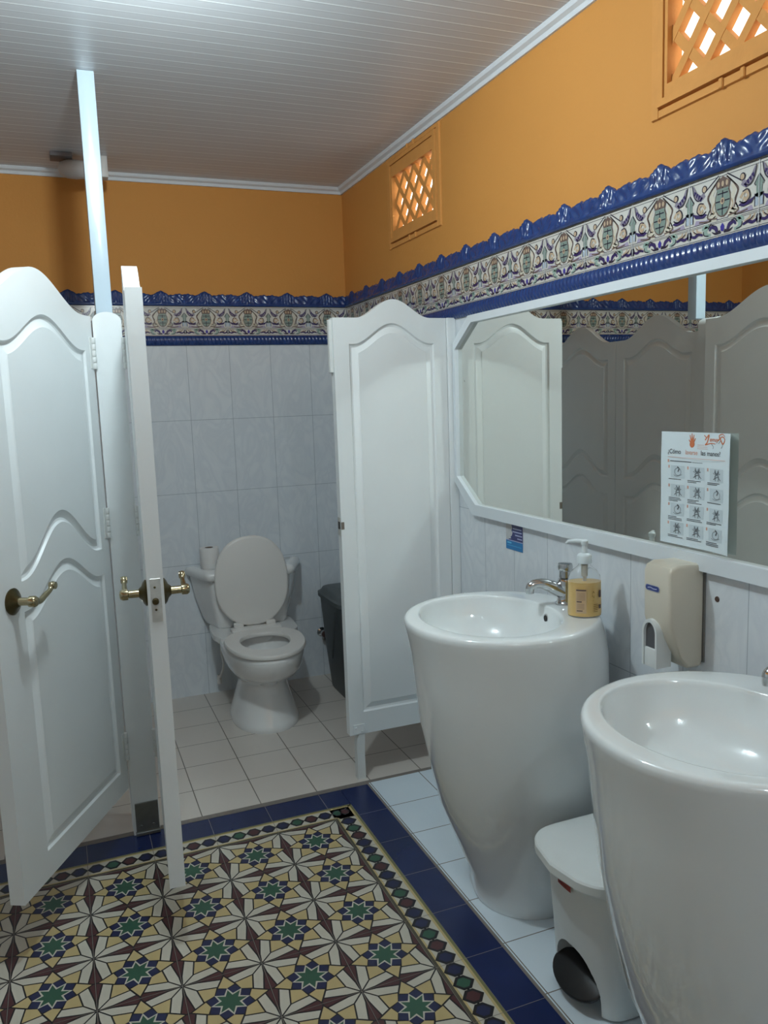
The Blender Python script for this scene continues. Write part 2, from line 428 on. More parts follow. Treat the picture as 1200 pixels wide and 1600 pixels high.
    def top(t):              # t in -.5..+.5 across one tile
        a = abs(t)
        pk = .0195*(1-a/.175)**.85 if a < .175 else 0
        sw = .006*math.exp(-((a-.40)/.10)**2)
        return 1.929+pk+sw+.0012*math.sin(t*63)*(.4+.6*(a > .16))
    for i in range(nu+1):
        u = ua+i*step; t = ((u-joints[0])/.2+.5) % 1-.5; zt = top(t); col = []
        for j in range(rows+1):
            f = j/rows; z = 1.879+(zt-1.879)*f; a = abs(t)
            h = .011-.005*f
            if f < .2: h = .013*(1-(2*(f/.2)-1)**2)**.5*.5+.008
            else:
                h += .0032*math.sin(a*34+f*4.5)*math.sin(f*6+a*7)
                if a < .15: h += .004*math.cos(t*2*PI/.07)
            if j == rows: h = .0025
            col.append(bm.verts.new(fn_at(u, z, max(h, .002))))
        V.append(col)
    for i in range(nu):
        for j in range(rows):
            f = bm.faces.new((V[i][j], V[i+1][j], V[i+1][j+1], V[i][j+1])); f.material_index = mi; f.smooth = True
        a, b = V[i][rows], V[i+1][rows]
        f = bm.faces.new((a, b, bm.verts.new(fn_at(ua+(i+1)*step, top((((ua+(i+1)*step)-joints[0])/.2+.5) % 1-.5), 0)), bm.verts.new(fn_at(ua+i*step, top(((ua+i*step-joints[0])/.2+.5) % 1-.5), 0)))); f.material_index = mi
    # rope moulding
    step = .0036; nu = int(round((ub-ua)/step)); V = []; rows = 8
    for i in range(nu+1):
        u = ua+i*step; col = []
        for j in range(rows+1):
            f = j/rows; x = 2*f-1; z = 1.699+.044*f
            h = .0135*math.sqrt(max(0, 1-x*x*.92))*(1+.16*math.sin(2*PI*(u/.0182)+x*2.0)*(abs(x) < .8))
            col.append(bm.verts.new(fn_at(u, z, max(h, .0015))))
        V.append(col)
    for i in range(nu):
        for j in range(rows):
            f = bm.faces.new((V[i][j], V[i+1][j], V[i+1][j+1], V[i][j+1])); f.material_index = mi; f.smooth = True
    o = finish(bm, name, cv.mats, None, smooth=0, recalc=False)
    o.data.polygons.foreach_set('use_smooth', [p.material_index == mi for p in o.data.polygons])
    return struct(o)
frieze('trim_1', lambda u, z, h: (u, -h, z), [-.301-.2*i for i in range(-2, 12) if -.301-.2*i < .1 and -.301-.2*i > XL][1:], XL, 0.)
frieze('trim_2', lambda u, z, h: (-h, -u, z), [.099+.2*i for i in range(0, 20)], 0., 4.0)

# ------------------------------------------------------------------ floor
FB = mat('floor_ink', '#17161a', .4)
FWH = mat('cement_white', '#b9b4a6', .42, var=.12, scale=14)
FYE = mat('cement_yellow', '#b3a071', .42, var=.12, scale=14)
FRD = mat('cement_oxblood', '#4a2729', .42, var=.15, scale=14)
FNV = mat('cement_navy', '#1c2146', .42, var=.2, scale=14)
FGR = mat('cement_green', '#2c5340', .42, var=.15, scale=14)
FBL = mat('glazed_navy_tile', '#12214e', .24, var=.35, scale=7)
FOL = mat('olive_line', '#6d6b42', .5, var=.15)
FOB = mat('olive_brown_line', '#4d4838', .5, var=.15)
FGT = mat('cement_joint', '#7a746c', .7, var=.2, scale=60)
FTH = mat('threshold_mortar', '#77706a', .8, var=.25, scale=50, bump=.5)
STALL = tile_floor_material('stall_floor_tile', ('#c2bab2', '#cdc6be'), '#5d574f', -.41-.2084*10, -1.22, .2084, .2076)
WHT = tile_floor_material('white_floor_tile', ('#c8d6e0', '#d6e0e6'), '#6d6660', -.2175-.2*10, -1.237-.1985*20, .2, .1985, .0016, .2)
cv = Canvas(lambda u, v, h: (u, v, h), .00012)
cv.rect(XL, -1.222, 0, 0, STALL, 0)
cv.rect(XL, -1.247, 0, -1.2205, FTH, 1)
cv.rect(-.424, YF, 0, -1.237, WHT, 2)
cv.rect(-.432, YF, -.423, -1.237, FTH, 3)
cv.rect(XL, YF, -.43, -1.245, FB, 0)
# blue glazed border, each tile with its joint
cv.rect(-.538, YF, -.43, -1.245, FGT, 1); cv.rect(XL, -1.36, -.43, -1.245, FGT, 1)
for k in range(20):
    y0 = -1.247-.1985*k; cv.rect(-.5365, y0-.1975, -.4318, y0-.0005 if k else y0, FBL, 2)
for k in range(12):
    x1 = -.5365-(.085 if k else 0)-.1985*(k-1 if k else 0); x0 = x1-(.085 if k == 0 else .1985)
    cv.rect(x0+.001, -1.3585, x1-.001, -1.247, FBL, 2)
# diamond chain
TX, TY, TW = -.6212, -1.4446, .1988
cv.rect(TX, YF, -.538, -1.36, FWH, 1); cv.rect(XL, TY, -.538, -1.36, FWH, 1)
cv.rect(-.545, YF, -.538, -1.36, FOL, 2); cv.rect(XL, -1.367, -.538, -1.36, FOL, 2)
cv.rect(-.552, YF, -.545, -1.367, FYE, 2); cv.rect(XL, -1.374, -.545, -1.367, FYE, 2)
cv.rect(TX, YF, TX+.009, TY, FOB, 4); cv.rect(XL, TY, TX+.009, TY+.009, FOB, 4)
cv.rect(TX+.009, YF, TX+.015, TY+.015, FYE, 3); cv.rect(XL, TY+.009, TX+.015, TY+.015, FYE, 3)
def hexa(c, a, b, horiz, m):
    P = [(-a*.36, -b), (a*.36, -b), (a, 0), (a*.36, b), (-a*.36, b), (-a, 0)]
    if not horiz: P = [(y, x) for x, y in P]
    cv.poly([(c[0]+x, c[1]+y) for x, y in P], FB, 5)
    cv.poly([(c[0]+x*.68, c[1]+y*.68) for x, y in P], m, 6)
CH = [FNV, FGR, FRD, FNV]
for k in range(18):
    for q in range(4):
        y = TY-TW*k-(q+.5)*TW/4
        hexa((-.583, y), .0295, .0238, True, CH[q]); cv.rect(-.586, y-.027, -.580, y+.027, FB, 4.5)
    cv.rect(TX, TY-TW*k-.0008, -.538, TY-TW*k+.0008, FGT, 7)
for k in range(10):
    for q in range(4):
        x = TX-TW*k-(q+.5)*TW/4
        hexa((x, -1.4025), .0265, .0235, True, CH[3-q]); cv.rect(x-.027, -1.4045, x+.027, -1.4005, FB, 4.5)
    cv.rect(TX-TW*k-.0008, TY, TX-TW*k+.0008, -1.36, FGT, 7)
hexa((-.602, -1.4015), .02, .02, True, FGR); hexa((-.574, -1.402), .02, .02, True, FRD)
cv.stroke([(-.578, -1.395), (-.558, -1.376)], .007, FB, 4.5, k=0)
# star tiles
def rot2(p, a): return (p[0]*math.cos(a)-p[1]*math.sin(a), p[0]*math.sin(a)+p[1]*math.cos(a))
star = lambda r, ri: [rot2((r if k % 2 == 0 else ri, 0), k*PI/8) for k in range(16)]
BT = (.55, .235)
SHAPES = []
for k in range(4):
    a = k*PI/2
    for s in (1, -1):
        fl = lambda P: [rot2((x, y*s), a) for x, y in P]
        SHAPES.append((fl([(1, 1), (.968, .64), (.835, .07), (.945, .004), (1, 0)]), FRD))
        SHAPES.append((fl([(1., 1.), (.695, .695), (.60, .205), (.835, .073), (.966, .64)]), FWH))
    SHAPES.append(([rot2(p, a) for p in ((.45, 0), (.55, .225), (.95, 0), (.55, -.225))], FYE))
    m2 = lambda x, y: rot2((x, y), a)
    SHAPES.append(([m2(.318, .318), m2(.55, .228), m2(.598, .208), m2(.695, .695), m2(.208, .598), m2(.228, .55)], FYE))
def offs(P, d):
    ar = sum(P[i][0]*P[(i+1) % len(P)][1]-P[(i+1) % len(P)][0]*P[i][1] for i in range(len(P)))
    if ar < 0: P = P[::-1]
    out = []; n = len(P)
    for i in range(n):
        a, b, c = Vector(P[i-1]), Vector(P[i]), Vector(P[(i+1) % n])
        d1 = (b-a).normalized(); d2 = (c-b).normalized(); n1 = Vector((-d1.y, d1.x)); n2 = Vector((-d2.y, d2.x))
        m = (n1+n2); k = m.length_squared
        m = m*(2*d/k) if k > .35 else m.normalized()*d*2.2
        out.append(tuple(b+m))
    return out
BLUEP = [rot2((.575 if k % 2 else .46, 0), k*PI/8) for k in range(16)]
for i in range(10):
    for j in range(16):
        cx, cy = TX-TW*(i+.5), TY-TW*(j+.5); hw = TW/2
        M = lambda P: [(cx+x*hw, cy+y*hw) for x, y in P]
        for P, m in SHAPES: cv.poly(M(offs(P, .019)), m, 4)
        cv.poly(M([(x*.985, y*.985) for x, y in BLUEP]), FNV, 4)
        cv.poly(M(star(.47, .275)), FWH, 5); cv.poly(M(star(.40, .215)), FGR, 6)
for i in range(11): cv.rect(TX-TW*i-.0007, TY-TW*16, TX-TW*i+.0007, TY, FGT, 7)
for j in range(17): cv.rect(TX-TW*10, TY-TW*j-.0007, TX, TY-TW*j+.0007, FGT, 7)
struct(cv.build('floor'))

# ------------------------------------------------------------------ panelled leaves (doors and partitions)
def wave(x, x0, x1, zs, zh):
    """flat shoulders, one smooth hump between x0 and x1"""
    if x <= x0 or x >= x1: return zs
    return zs+(zh-zs)*(.5-.5*math.cos(2*PI*(x-x0)/(x1-x0)))
def outline(l, r, bot, top, n=40, i=0.):
    """closed loop; bot and top are functions of x; inset by i"""
    P = []
    for k in range(n+1):
        x = l+i+(r-l-2*i)*k/n; P.append((x, bot(x)+i))
    for k in range(n+1):
        x = r-i-(r-l-2*i)*k/n; P.append((x, top(x)-i))
    return P
def leaf(name, outer, panels, thick, m, parent):
    """outer loop [(x, z)]; panels = list of functions inset -> loop; both faces carved"""
    bm = bmesh.new()
    ov = {}
    for s in (1, -1):
        y = s*thick/2; ed = []
        def ring(P, yy): return [bm.verts.new((x, yy, z)) for x, z in P]
        O = ring(outer, y); ov[s] = O
        ed += [bm.edges.new((O[i], O[(i+1) % len(O)])) for i in range(len(O))]
        for pf in panels:
            prof = [(0., 0.), (.005, -.0065), (.012, -.0085), (.03, -.0025), (.034, .0005), (.038, .0005)]
            rs = [ring(pf(i), y+s*d) for i, d in prof]
            ed += [bm.edges.new((rs[0][i], rs[0][(i+1) % len(rs[0])])) for i in range(len(rs[0]))]
            for a, b in zip(rs, rs[1:]):
                for i in range(len(a)): bm.faces.new((a[i], a[(i+1) % len(a)], b[(i+1) % len(a)], b[i]))
            e2 = [bm.edges.get((rs[-1][i], rs[-1][(i+1) % len(rs[-1])])) for i in range(len(rs[-1]))]
            bmesh.ops.triangle_fill(bm, edges=e2, use_beauty=True)
        bmesh.ops.triangle_fill(bm, edges=ed, use_beauty=True)
    n = len(outer)
    for i in range(n): bm.faces.new((ov[1][i], ov[1][(i+1) % n], ov[-1][(i+1) % n], ov[-1][i]))
    return finish(bm, name, m, parent, smooth=25)

DL, DB = .63, .17
def door_outline():
    return outline(.0, DL, lambda x: DB, lambda x: wave(x, .05, .57, 1.697, 1.795))
def upper_panel(i): return outline(.05, .505, lambda x: wave(x, .07, .49, .985, 1.105), lambda x: wave(x, .07, .49, 1.592, 1.675), i=i)
def lower_panel(i): return outline(.05, .505, lambda x: .245, lambda x: wave(x, .07, .49, .905, 1.0), i=i)
def lever_handle(parent, x, z, side):
    """rosette, neck and curled lever on one face; side = +1/-1 face"""
    y0 = side*.02
    h = obj('handle', None, parent)
    bm = bmesh.new()
    prof = [(.033, 0.), (.034, .004), (.028, .009), (.018, .013), (.012, .02)]
    lathe(bm, [(r, side*a) for r, a in prof], (x, y0, z), 'y', 28)
    hh = finish(bm, 'handle', BRASSD, parent, smooth=40)
    bpy.data.objects.remove(h)
    bm = bmesh.new()
    lathe(bm, [(.0, side*.015), (.0105, side*.016), (.010, side*.045), (.014, side*.047), (.0145, side*.06), (.011, side*.066), (.002, side*.068)], (x, y0, z), 'y', 20)
    yy = y0+side*.055
    tube(bm, [(x, yy, z), (x-.03, yy, z-.006), (x-.06, yy, z+.002), (x-.085, yy, z+.010), (x-.096, yy, z+.022), (x-.106, yy, z+.020), (x-.105, yy, z+.012)], [.0085, .0085, .0075, .0065, .007, .006, .005], 12, smooth_n=5)
    lathe(bm, [(.003, -.009), (.0095, -.008), (.0105, 0), (.0095, .008), (.003, .009)], (x-.100, yy, z+.018), 'y', 16)
    finish(bm, 'lever', BRASS, hh, smooth=50)
def hinge(parent, z, sd=1):
    bm = bmesh.new()
    for k in range(5):
        a = -.048+k*.0192
        lathe(bm, [(.0062, a), (.0068, a+.0015), (.0068, a+.0165), (.0062, a+.018)], (.004, .0245*sd, z), 'z', 12)
    ya, yb = sorted((.0195*sd, .0222*sd))
    box(bm, (.008, ya, z-.047), (.022, yb, z+.047), .0006, 1)
    finish(bm, 'hinge', WHITEP2, parent, smooth=40)
def make_door(label, loc, ang, sd=1):
    t = thing('stall_door', label, 'door', loc, ang, 'panelled stall doors standing open')
    leaf('leaf', door_outline(), [upper_panel, lower_panel], .04, WHITEP, t)
    for z in (1.586, 1.06, .318): hinge(t, z, sd)
    for s in (1, -1): lever_handle(t, DL-.075, .945, s)
    bm = bmesh.new(); box(bm, (DL-.001, -.013, .885), (DL+.0018, .013, .995), .0006, 1)
    lp = finish(bm, 'latch_plate', mat('painted_latch_plate', '#c8c8c4', .35, .3, var=.2, scale=80), t)
    bm = bmesh.new(); lathe(bm, [(.0085, 0), (.0085, .006), (.0065, .009), (.001, .0095)], (DL+.0018, -.002, .938), 'x', 16)
    for dz in (.035, -.022): lathe(bm, [(.003, 0), (.002, .001)], (DL+.0018, -.002, .938+dz), 'x', 10)
    finish(bm, 'latch_bolt', BRASSD, lp)
    return t
d1 = make_door('white panelled stall door on the left, its carved face turned to the camera', (-1.287, -1.2405, 0), math.atan2(-.882, -.471))
d2 = make_door('white stall door seen edge-on in front of the toilet, brass levers on both sides', (-1.153, -1.262, 0), math.atan2(-1., -.070), -1)

# door post
t = thing('door_post', 'white painted wooden post with arched top between the two stall doors', 'post', (-1.2225, -1.21, 0))
bm = bmesh.new()
prof = [(-.0425, .0)]+[(-.0425, 1.68)]+[(.0425*math.sin(-PI/2+PI*k/14), 1.684+.027*math.cos(-PI/2+PI*k/14)) for k in range(15)]+[(.0425, 1.68), (.0425, .0)]
A = [bm.verts.new((x, -.04, z)) for x, z in prof]; B = [bm.verts.new((x, .04, z)) for x, z in prof]
n = len(prof); bm.faces.new(A); bm.faces.new(B[::-1])
for i in range(n): bm.faces.new((A[i], A[(i+1) % n], B[(i+1) % n], B[i]))
finish(bm, 'post', WHITEP, t, smooth=30)
bm = bmesh.new(); box(bm, (-.034, -.0445, .002), (.04, -.0402, .112), .001, 1); box(bm, (-.036, -.056, .001), (.042, -.0402, .014), .002, 1)
for q in (-.018, .022): lathe(bm, [(.005, 0), (.004, -.002)], (q, -.0445, .03), 'y', 10)
finish(bm, 'foot_plate', STEEL, t)

# tube from post to ceiling
bm = bmesh.new(); box(bm, (-.0255, -.0255, 0), (.0255, .0255, H-1.712-.0005), .003, 2)
# collar on the ceiling
o = finish(bm, 'support_tube', mat('white_enamel_tube', '#bccedb', .22, var=.03, coat=.5), smooth=30, loc=(-1.221, -1.115, 1.712))
tag(o, 'white square metal tube rising from the stall post to the ceiling', 'tube')

# partition panels
def tall_panel(l, r, h0, h1): return lambda i: outline(l, r, lambda x: .262, lambda x: wave(x, h0, h1, 1.612, 1.684), i=i)
t = thing('partition_panel', 'white fixed partition panel with humped top, standing by the mirror wall', 'partition', (-.475, -1.1825, 0))
W = .436
leaf('board', outline(0, W, lambda x: .178, lambda x: wave(x, .085, .372, 1.703, 1.768)), [tall_panel(.056, .386, .07, .372)], .035, WHITEP, t)
bm = bmesh.new(); box(bm, (W+.002, -.023, .178), (.4745, .0175, 1.704), .004, 2)
finish(bm, 'wall_strip', WHITEP, t)
bm = bmesh.new()
prof = [(.026, .0), (.026, .13), (.029, .160), (.036, .177), (.060, .177), (.056, .10), (.058, .0)]
A = [bm.verts.new((x, -.016, z)) for x, z in prof]; B = [bm.verts.new((x, .014, z)) for x, z in prof]; n = len(prof)
bm.faces.new(A); bm.faces.new(B[::-1])
for i in range(n): bm.faces.new((A[i], A[(i+1) % n], B[(i+1) % n], B[i]))
finish(bm, 'foot', WHITEP2, t, smooth=0)
bm = bmesh.new(); box(bm, (.014, -.0205, .182), (.058, -.0177, .218), .001, 1)
for x, z in ((.024, .205), (.047, .190)): lathe(bm, [(.0045, 0), (.003, -.0022)], (x, -.0205, z), 'y', 10)
finish(bm, 'corner_plate', WHITEP, t)
bm = bmesh.new(); box(bm, (-.012, -.006, 1.515), (-.0002, .012, 1.697), .001, 1); finish(bm, 'door_stop', WHITEP2, t)
bm = bmesh.new(); box(bm, (-.003, -.012, .935), (-.0002, .012, 1.0), .0006, 1)
sp = finish(bm, 'strike_plate', mat('painted_strike', '#b7b6b0', .4, .3, var=.2, scale=70), t)
bm = bmesh.new(); box(bm, (-.0036, -.014, .958), (-.002, .006, .985), .0004, 1); finish(bm, 'strike_hole', DARKHOLE, sp)
bm = bmesh.new(); box(bm, (.0, -.0182, .957), (.012, -.0176, .984), .0003, 1); finish(bm, 'chipped_patch', mat('bare_wood_chip', '#6f665c', .8, var=.4, scale=90), t)

# divider between the two stalls: two humped panels in a row, seen in the mirror
for k, (ya, lab) in enumerate(((-1.168, 'white humped partition panel inside the stall, nearer the door post, seen in the mirror'), (-.585, 'white humped partition panel inside the stall, against the back wall, seen in the mirror'))):
    t = thing('divider_panel', lab, 'partition', (-1.2225, ya, 0), PI/2, 'divider panels between the stalls')
    leaf('board', outline(0, .58, lambda x: .178, lambda x: wave(x, .06, .52, 1.66, 1.755)),
         [lambda i: outline(.06, .52, lambda x: wave(x, .1, .48, .985, 1.085), lambda x: wave(x, .1, .48, 1.575, 1.65), i=i), lambda i: outline(.06, .52, lambda x: .25, lambda x: wave(x, .1, .48, .9, .985), i=i)], .032, WHITEP, t)
    for fx_ in (.03, .52):
        bm = bmesh.new(); box(bm, (fx_, -.014, 0), (fx_+.03, .014, .178), .002, 1); finish(bm, 'foot', WHITEP2, t)

# ------------------------------------------------------------------ toilet
TXC = -.617
t = thing('toilet', 'white two-piece toilet with its lid raised, on the stall floor', 'toilet', (TXC, -.4, 0), math.radians(-3))
TOILET = t
def egg(cx, cy, rx, rf, rb, z, n=40, p=2.15):
    out = []
    for k in range(n):
        a = 2*PI*k/n; c, s = math.cos(a), math.sin(a)
        out.append((cx+rx*math.copysign(abs(c)**(2/p), c), cy+(rb if s > 0 else rf)*math.copysign(abs(s)**(2/p), s), z))
    return out
bm = bmesh.new()
# pedestal and bowl, y relative to -.4: front is negative
R = [(0.0, .15, .232, .27), (.012, .152, .235, .27), (.03, .148, .228, .26), (.09, .128, .196, .24), (.15, .113, .176, .22), (.19, .108, .17, .2), (.205, .112, .176, .2), (.225, .130, .22, .2), (.25, .152, .29, .2), (.28, .166, .335, .2), (.31, .174, .358, .2), (.335, .178, .368, .2), (.352, .18, .372, .2), (.366, .179, .370, .198), (.370, .172, .362, .192)]
rings = [egg(0, 0.0, rx, rf, rb, z) for z, rx, rf, rb in R]
inner = [egg(0, -.1, .125, .2, .15, .370), egg(0, -.1, .118, .19, .145, .355), egg(0, -.11, .095, .15, .11, .27), egg(0, -.11, .05, .08, .05, .2)]
loft(bm, rings+inner)
bowl = finish(bm, 'bowl', PORC2, t, smooth=60)
bm = bmesh.new()         # rear deck carrying the tank
loft(bm, [circ((0, .19, .22), .10, 28, 'z', .13, 4), circ((0, .19, .30), .15, 28, 'z', .15, 4), circ((0, .19, .352), .20, 28, 'z', .165, 4.5), circ((0, .19, .372), .198, 28, 'z', .163, 4.5)])
finish(bm, 'tank_deck', PORC2, t, smooth=50)
def tankring(hb, hf, yb, yf, z, r=.02, n=5):
    P = [(-hb, yb), (-hf, yf), (hf, yf), (hb, yb)]
    out = []
    for i in range(4):
        p = Vector(P[i]); a = Vector(P[i-1]); b = Vector(P[(i+1) % 4])
        da = (a-p).normalized()*r; db = (b-p).normalized()*r
        for k in range(n+1):
            s = k/n; q = (p+da)*(1-s)**2+p*2*s*(1-s)+(p+db)*s**2
            out.append((q.x, q.y, z))
    return out
bm = bmesh.new()
loft(bm, [tankring(.205, .155, .365, .205, .373), tankring(.215, .162, .37, .198, .39), tankring(.25, .178, .375, .19, .50), tankring(.268, .186, .378, .186, .605)])
tank = finish(bm, 'tank', PORC2, t, smooth=50)
bm = bmesh.new()
loft(bm, [tankring(.272, .192, .38, .178, .606), tankring(.284, .203, .385, .166, .612), tankring(.287, .206, .387, .163, .635), tankring(.28, .2, .383, .17, .648), tankring(.25, .18, .365, .19, .654)])
finish(bm, 'tank_lid', PORC2, t, smooth=60)
bm = bmesh.new()
lathe(bm, [(.013, 0), (.013, -.006), (.008, -.010), (.002, -.011)], (-.135, .187, .578), 'y', 16)
tube(bm, [(-.135, .174, .578), (-.10, .172, .576), (-.07, .174, .574)], [.006, .0085, .006], 10, smooth_n=3)
finish(bm, 'flush_lever', SEATP, tank)
bm = bmesh.new()         # seat ring
def ringloft(bm, outs, ins):
    loft(bm, outs+ins[::-1]+[outs[0]], False, False)
o1 = egg(0, -.1, .172, .275, .175, .373); o2 = egg(0, -.1, .176, .279, .179, .382); o3 = egg(0, -.1, .171, .274, .175, .3905)
i1 = egg(0, -.118, .108, .150, .112, .373); i2 = egg(0, -.118, .106, .148, .110, .382); i3 = egg(0, -.118, .110, .152, .114, .3895)
ringloft(bm, [o1, o2, o3], [i1, i2, i3])
box(bm, (-.115, .06, .374), (.115, .135, .391), .005, 2)
finish(bm, 'seat', SEATP, t, smooth=60)
bm = bmesh.new()         # lid raised against the tank
def lidring(y, k):
    out = []
    for q in range(48):
        a = 2*PI*q/48; c, s = math.cos(a), math.sin(a)
        z = .59+(.222 if s > 0 else .205)*math.copysign(abs(s)**(2/2.4), s)*k
        w = .172*(1-.10*max(0, -s)**2)
        x = w*math.copysign(abs(c)**(2/2.25), c)*k
        out.append((x, y+(z-.39)*.03, z))
    return out
loft(bm, [lidring(.158, .95), lidring(.153, .99), lidring(.145, 1.), lidring(.137, .985), lidring(.134, .94)])
lid = finish(bm, 'seat_lid', SEATP, t, smooth=60)
bm = bmesh.new()
bm.free()
for s_ in (-1, 1):
    bm = bmesh.new(); box(bm, (s_*.075-.022, .118, .386), (s_*.075+.022, .158, .408), .006, 2); finish(bm, 'lid_hinge', SEATP, lid)
# paper roll on the tank
t2 = thing('toilet_paper_roll', 'white toilet paper roll standing on the left end of the toilet tank', 'toilet paper', (-.775, -.115, .6545))
bm = bmesh.new()
n = 36
loft(bm, [circ((0, 0, 0), .020, n), circ((0, 0, 0), .043, n), circ((0, 0, .004), .045, n), circ((0, 0, .094), .045, n), circ((0, 0, .098), .043, n), circ((0, 0, .098), .020, n)], False, False)
finish(bm, 'paper', mat('tissue_paper', '#dcdad8', .9, var=.03, bump=.3, bscale=80), t2)
bm = bmesh.new(); loft(bm, [circ((0, 0, 0.001), .0198, n), circ((0, 0, .0975), .0198, n), circ((0, 0, .0975), .0185, n), circ((0, 0, .001), .0185, n)], False, False)
finish(bm, 'cardboard_core', mat('cardboard', '#6f6257', .9), t2)
# water supply hose beneath the tank, a part of the toilet
bm = bmesh.new(); tube(bm, [(-.155, .355, .085), (-.150, .335, .10), (-.135, .31, .16), (-.142, .315, .24), (-.13, .30, .37)], .0055, 10, smooth_n=6)
lathe(bm, [(.010, -.03), (.011, -.028), (.011, .01), (.007, .014)], (-.155, .355, .085), 'z', 14)
finish(bm, 'supply_hose', SEATP, TOILET)
# angle valve right of the toilet
t4 = thing('angle_valve', 'small chrome valve on the tiled back wall, right of the toilet', 'valve', (-.207, 0, .233))
bm = bmesh.new(); lathe(bm, [(.024, -.0005), (.024, -.004), (.012, -.010), (.010, -.03), (.015, -.032), (.015, -.05), (.008, -.056), (.001, -.057)], (0, 0, 0), 'y', 22); body = finish(bm, 'valve_body', CHROME, t4)
bm = bmesh.new(); lathe(bm, [(.009, -.012), (.011, -.03), (.008, -.038), (.001, -.039)], (0.004, -.03, 0), 'z', 16); finish(bm, 'outlet', CHROME, t4)
bm = bmesh.new(); lathe(bm, [(.017, -.057), (.019, -.062), (.017, -.068), (.002, -.07)], (0, 0, 0.003), 'y', 8); finish(bm, 'knob', mat('dull_red_knob', '#5a4340', .4, .3), t4)

# grey waste bin in the stall
GB = mat('dark_grey_plastic', '#4a5153', .42, var=.08, scale=20)
t = thing('waste_bin', 'dark grey plastic waste bin half hidden behind the fixed partition panel', 'bin', (-.135, -.29, 0))
bm = bmesh.new()
rr = lambda hx, hy, z, p=6: circ((0, 0, z), hx, 40, 'z', hy, p)
loft(bm, [rr(.082, .135, 0), rr(.086, .14, .01), rr(.104, .165, .22), rr(.118, .185, .455), rr(.12, .187, .46)])
finish(bm, 'body', GB, t, smooth=40)
bm = bmesh.new(); loft(bm, [rr(.122, .19, .4605), rr(.128, .196, .464), rr(.128, .196, .482), rr(.115, .184, .49), rr(.106, .175, .505), rr(.098, .165, .509)])
finish(bm, 'lid', GB, t, smooth=40)
bm = bmesh.new(); tube(bm, [(-.125, -.12, .44), (-.118, -.06, .30), (-.109, .0, .18)], .004, 8, smooth_n=4); finish(bm, 'liner_rim', GB, t)

# ------------------------------------------------------------------ basins
def make_sink(label, loc):
    """origin: floor point under the wall line"""
    t = thing('pedestal_sink', label, 'sink', loc, 0, 'drum shaped porcelain sinks')
    bm = bmesh.new()
    # (z, radius, gap to wall, y-centre)
    S = [(0, .150, .09, -.012), (.006, .153, .087, -.012), (.03, .164, .07, -.008), (.084, .190, .022, 0), (.18, .214, .012, 0), (.289, .236, .009, 0), (.40, .249, .008, 0), (.53, .262, .008, 0), (.66, .2685, .008, 0), (.73, .2705, .012, 0), (.775, .2705, .021, 0), (.80, .2690, .029, 0), (.811, .2672, .034, 0), (.818, .2640, .038, 0), (.8212, .2590, .0435, 0), (.822, .2525, .050, 0)]
    n = 72
    rings = [circ((-(g+r), yc, z), r, n, 'z', r*1.01) for z, r, g, yc in S]
    bx = -.335
    I = [(.822, .190, .2305), (.8214, .1865, .2265), (.819, .184, .2235), (.81, .182, .221), (.77, .176, .213), (.72, .155, .185), (.69, .115, .135), (.676, .06, .07), (.672, .02, .022)]
    rings += [circ((bx, 0.008, z), rx, n, 'z', ry) for z, rx, ry in I]
    loft(bm, rings)
    finish(bm, 'basin', PORC, t, smooth=60)
    bm = bmesh.new(); lathe(bm, [(.021, 0), (.021, .003), (.012, .004), (.0105, .001)], (bx, .008, .6735), 'z', 20); finish(bm, 'drain', CHROME, t)
    # overflow opening in the rear bowl wall
    bm = bmesh.new(); loft(bm, [circ((-.152, .0, .788), .010, 18, 'x', .012), circ((-.158, .0, .788), .011, 18, 'x', .013)]); finish(bm, 'overflow_ring', CHROME, t)
    bm = bmesh.new(); loft(bm, [circ((-.156, .0, .788), .0075, 18, 'x', .009), circ((-.1592, .0, .788), .0075, 18, 'x', .009)]); finish(bm, 'overflow_hole', DARKHOLE, t)
    # push faucet
    fx, fy, z0 = -.092, .0, .8218
    bm = bmesh.new()
    lathe(bm, [(.029, 0), (.029, .004), (.024, .007), (.021, .02), (.0205, .05), (.022, .066), (.019, .073), (.012, .075)], (fx, fy, z0), 'z', 26)
    f = finish(bm, 'faucet', CHROME, t, smooth=50)
    bm = bmesh.new()
    dx, dy = -.97, .22
    Q = lambda s, h: (fx+dx*s, fy+dy*s, z0+h)
    tube(bm, [Q(.008, .035), Q(.035, .050), Q(.064, .062), Q(.088, .064), Q(.102, .058), Q(.105, .046), Q(.105, .038)], [.020, .019, .0155, .0135, .0135, .012, .0115], 16, smooth_n=4)
    finish(bm, 'spout', CHROME, f, smooth=60)
    bm = bmesh.new(); lathe(bm, [(.013, .074), (.0175, .078), (.0165, .096), (.0205, .099), (.0215, .108), (.0195, .117), (.002, .118)], (fx, fy, z0), 'z', 24); finish(bm, 'push_button', CHROME, f, smooth=40)
    return t
make_sink('farther white drum-shaped pedestal sink, soap bottle standing on its rim', (0, -2.03, 0))
make_sink('nearest white drum-shaped pedestal sink, at the right edge beside the pedal bin', (0, -2.86, 0))

